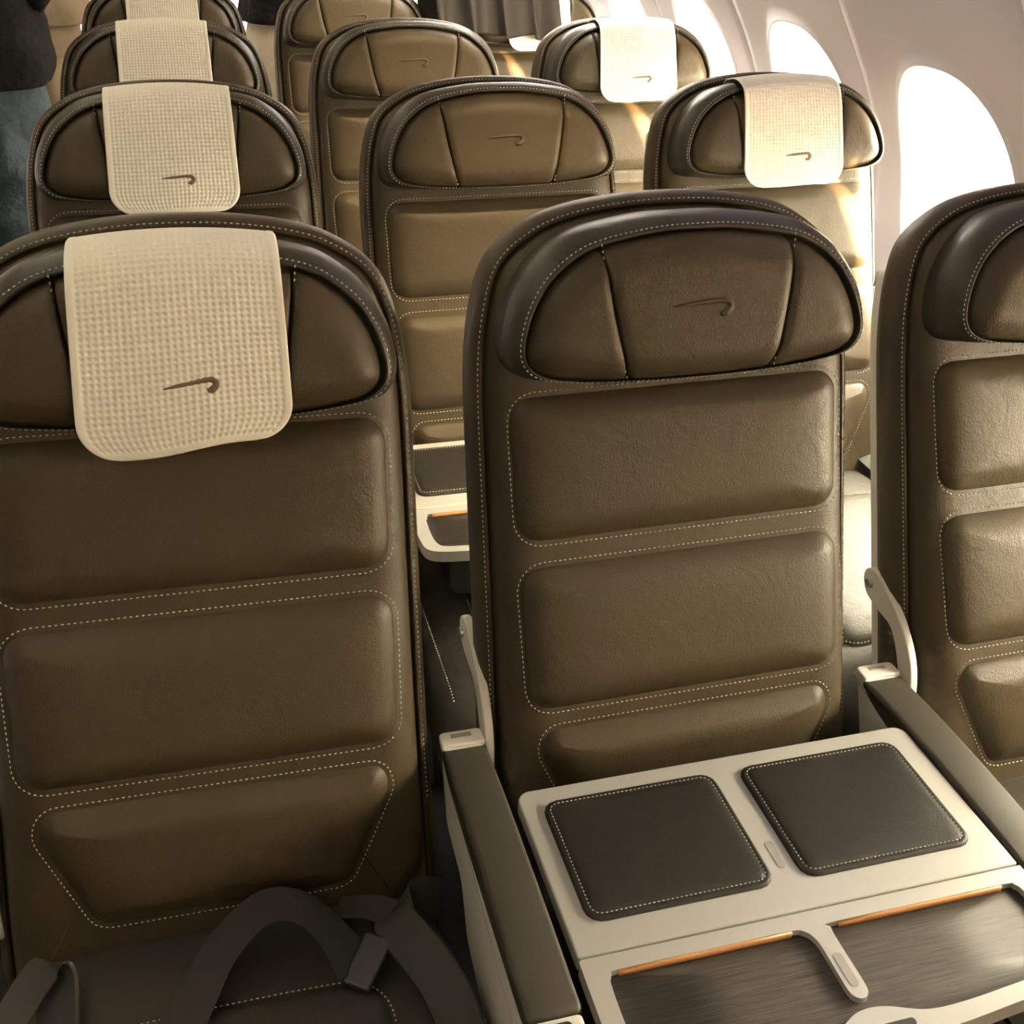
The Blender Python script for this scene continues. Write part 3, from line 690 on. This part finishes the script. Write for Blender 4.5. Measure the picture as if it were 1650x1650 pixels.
    for s in (-1, 1):
        parts.append(loft([((s*.095, 0, .90), .088, .115), ((s*.10, 0, .78), .102, .115), ((s*.10, -.005, .62), .092, .10), ((s*.10, -.01, .48), .078, .085), ((s*.10, .01, .30), .070, .075), ((s*.10, .015, .10), .062, .07), ((s*.10, .01, .045), .064, .075)], n=36, fold=.006, f0=4))
    obj('jeans' if legs == 'jeans' else 'trousers', mesh(*join(parts), legs), t)
    for s in (-1, 1):
        sh = prism(resample(crom([(s*.10+.045, .06), (s*.10+.05, -.06), (s*.10+.03, -.19), (s*.10-.03, -.19), (s*.10-.05, -.06), (s*.10-.045, .06)], 5, True), 40), .001, .07, 'dark', .02)
        obj('shoe', sh, t)
person(-.447, 1.90, math.radians(180), 'person in black jacket and blue jeans standing in the aisle', 'jacket', 'jeans', .965)
person(-.415, 2.74, math.radians(180), 'person in beige clothes standing further back in the aisle', 'chino', 'chino', .985)
person(.425, 2.76, math.radians(180), 'person in black jacket and white trousers glimpsed behind the fourth row', 'jacket', 'pillow', .985)

# ------------------------------------------------------------------ cabin shell
ZP = [0, .30, .60, .74, .90, .99, 1.09, 1.19, 1.30, 1.42, 1.55, 1.75]
XP = [1.22, 1.31, 1.345, 1.345, 1.338, 1.315, 1.270, 1.210, 1.150, 1.085, 1.02, .93]
zz = np.linspace(0, 1.75, 200); xx = np.interp(zz, ZP, XP)
for _ in range(60): xx[1:-1] = (xx[:-2]+2*xx[1:-1]+xx[2:])/4
prof_x = lambda z: float(np.interp(z, zz, xx))
def wn(z):
    d = (prof_x(z+.01)-prof_x(z-.01))/.02; n = np.array([-1, d]); return n/np.linalg.norm(n)     # (x, z) towards the cabin
def wall_pt(y, z, out):
    n = wn(z); return (prof_x(z)-n[0]*out, y, z-n[1]*out)
wall_pt0 = wall_pt
WC, WH, WW = .925, .217, .168         # window centre height, outer half height, outer half width
def wall_panel(y0, y1, yc, proud=0.0, z0=.42, z1=1.62):
    n = 96; an = [2*math.pi*(k+.5)/n for k in range(n)]; V = []; F = []
    def sup(a, w, h, e): 
        c, s = math.cos(a), math.sin(a); r = (abs(c/w)**e+abs(s/h)**e)**(-1/e); return r*c, r*s
    rings = []
    def rect(a, inset):
        c, s = math.cos(a), math.sin(a); hy = (y1-inset-yc) if c > 0 else (yc-y0-inset); hz = (z1-inset-WC) if s > 0 else (WC-z0-inset)
        t = min(hy/max(1e-6, abs(c)), hz/max(1e-6, abs(s))); return t*c, t*s
    rings.append([(*rect(a, .0), .018) for a in an]); rings.append([(*rect(a, .0006), .007) for a in an]); rings.append([(*rect(a, .003), .003) for a in an]); rings.append([(*rect(a, .008), .0) for a in an])
    o = [sup(a, WW+.006, WH+.006, 2.6) for a in an]; r0 = [rect(a, .008) for a in an]
    for f in (.2, .4, .6, .8, .95): rings.append([(r0[k][0]*(1-f)+o[k][0]*f, r0[k][1]*(1-f)+o[k][1]*f, 0) for k in range(n)])
    for w, h, d in ((.005, .005, -.0005), (.0025, .0025, -.0032), (0, 0, -.003), (-.003, -.003, .001), (-.007, -.008, .012), (-.014, -.018, .034), (-.024, -.032, .056), (-.036, -.046, .072)):
        rings.append([(*sup(a, WW+w, WH+h, 2.6), d) for a in an])
    for R in rings:
        for a, b, d in R: V.append(wall_pt(yc+a, WC+b, d-proud))
    for i in range(len(rings)-1):
        for j in range(n): F.append((i*n+j, i*n+(j+1) % n, (i+1)*n+(j+1) % n, (i+1)*n+j))
    return mesh(V, F, 'panel'), rings[-1], n
def window_parts(yc, last, n, down=False, proud=0.0, zs=.112):
    wall_pt = lambda y, z, o: wall_pt0(y, z, o-proud)
    w = [(a, b) for a, b, d in last]
    fr = []
    V = []; F = []
    for sc, d in ((1.0, .070), (.99, .074), (.965, .074), (.955, .080), (.955, .105)):
        for a, b in w: V.append(wall_pt(yc+a*sc, WC+b*sc, d))
    for i in range(4):
        for j in range(n): F.append((i*n+j, i*n+(j+1) % n, (i+1)*n+(j+1) % n, (i+1)*n+j))
    frame = mesh(V, F, 'reveal')
    V = [wall_pt(yc+a*.935, WC+b*.935, .096) for a, b in w]+[wall_pt(yc, WC, .096)]
    pane = mesh(V, [(j, (j+1) % n, n) for j in range(n)], 'glass')
    # pulled-up shade: its lower lip and grip show at the top of the opening
    sh = []; SF = []
    top = [p for p in w if p[1] > zs-.008]; top.sort()
    if down:  # closed shade, put on unseen windows to block and soften the sun
        q = [(yc+a*.97, WC+b*.97) for a, b in w]; SV = [wall_pt(y, z, .084) for y, z in q]+[wall_pt(yc, WC, .084)]
        return frame, pane, mesh(SV, [(j, (j+1) % n, n) for j in range(n)], 'shade')
    for a, b in top: sh += [wall_pt(yc+a*.97, WC+b*.97, .088), wall_pt(yc+a*.97, WC+zs, .088), wall_pt(yc+a*.97, WC+zs, .080), wall_pt(yc+a*.97, WC+b*.97, .080)]
    k = len(top)
    for i in range(k-1):
        for j in range(4): SF.append((i*4+j, i*4+(j+1) % 4, (i+1)*4+(j+1) % 4, (i+1)*4+j))
    SF += [(0, 1, 2, 3), tuple(range(4*k-4, 4*k))]
    shade = mesh(sh, SF, 'shade', False)
    return frame, pane, shade
# outer skin with the dado below the panels: structure
def strip(zs, y0, y1, off, m):
    V = []; F = []
    for z in zs: V += [wall_pt(y0, z, off), wall_pt(y1, z, off)]
    for i in range(len(zs)-1): F.append((2*i, 2*i+1, 2*i+3, 2*i+2))
    return mesh(V, F, m)
Y0, Y1 = -2.6, 8.0
wall = obj('wall_right', strip(np.linspace(0, .425, 10), Y0, Y1, .0, 'panel'), kind='structure', label='pale cabin side wall below the windows')
obj('dado_strip', strip(np.linspace(1.615, 1.75, 4), Y0, Y1, .0, 'panel'), wall)
k = 0
for i in range(-6, 10):
    yc = .866+.533*i
    me, last, n = wall_panel(yc-.2655, yc+.2655, yc, .014 if i <= 0 else 0)
    obj('wall_panel', me, wall)
    k += 1
    fr, pa, sh = window_parts(yc, last, n, i < -2 or i > 4, .014 if i <= 0 else 0, .05 if i == -2 else .112)
    wdw = obj('window_%d' % k, fr, kind='structure'); obj('pane', pa, wdw); obj('shade', sh, wdw)
def slab(name, x0, x1, y0, y1, z0, z1, m):
    V = [(x, y, z) for z in (z0, z1) for y in (y0, y1) for x in (x0, x1)]
    F = [(0, 1, 3, 2), (4, 5, 7, 6), (0, 1, 5, 4), (2, 3, 7, 6), (0, 2, 6, 4), (1, 3, 7, 5)]
    return obj(name, mesh(V, F, m, False), kind='structure')
slab('floor', -2.5, 1.6, Y0, Y1, -.05, 0, 'carpet')
slab('ceiling', -2.5, 1.6, Y0, Y1, 2.06, 2.12, 'ceiling')
slab('trim_1', .30, 1.25, Y0, Y1, 1.735, 1.85, 'ceiling')
slab('trim_2', .30, .36, Y0, Y1, 1.85, 2.06, 'ceiling')
lw = strip(np.linspace(0, 1.75, 24), Y0, Y1, 0, 'panel')
lo = obj('wall_left', lw, None, Matrix.Translation((-1.0, 0, 0)) @ Matrix.Scale(-1, 4, (1, 0, 0)), kind='structure')
slab('trim_3', -2.0, -1.3, Y0, Y1, 1.735, 2.06, 'ceiling')
slab('wall_front', -2.5, 1.6, Y0-.05, Y0, 0, 2.06, 'panel')
slab('wall_back', -2.5, 1.6, Y1, Y1+.05, 0, 2.06, 'panel')
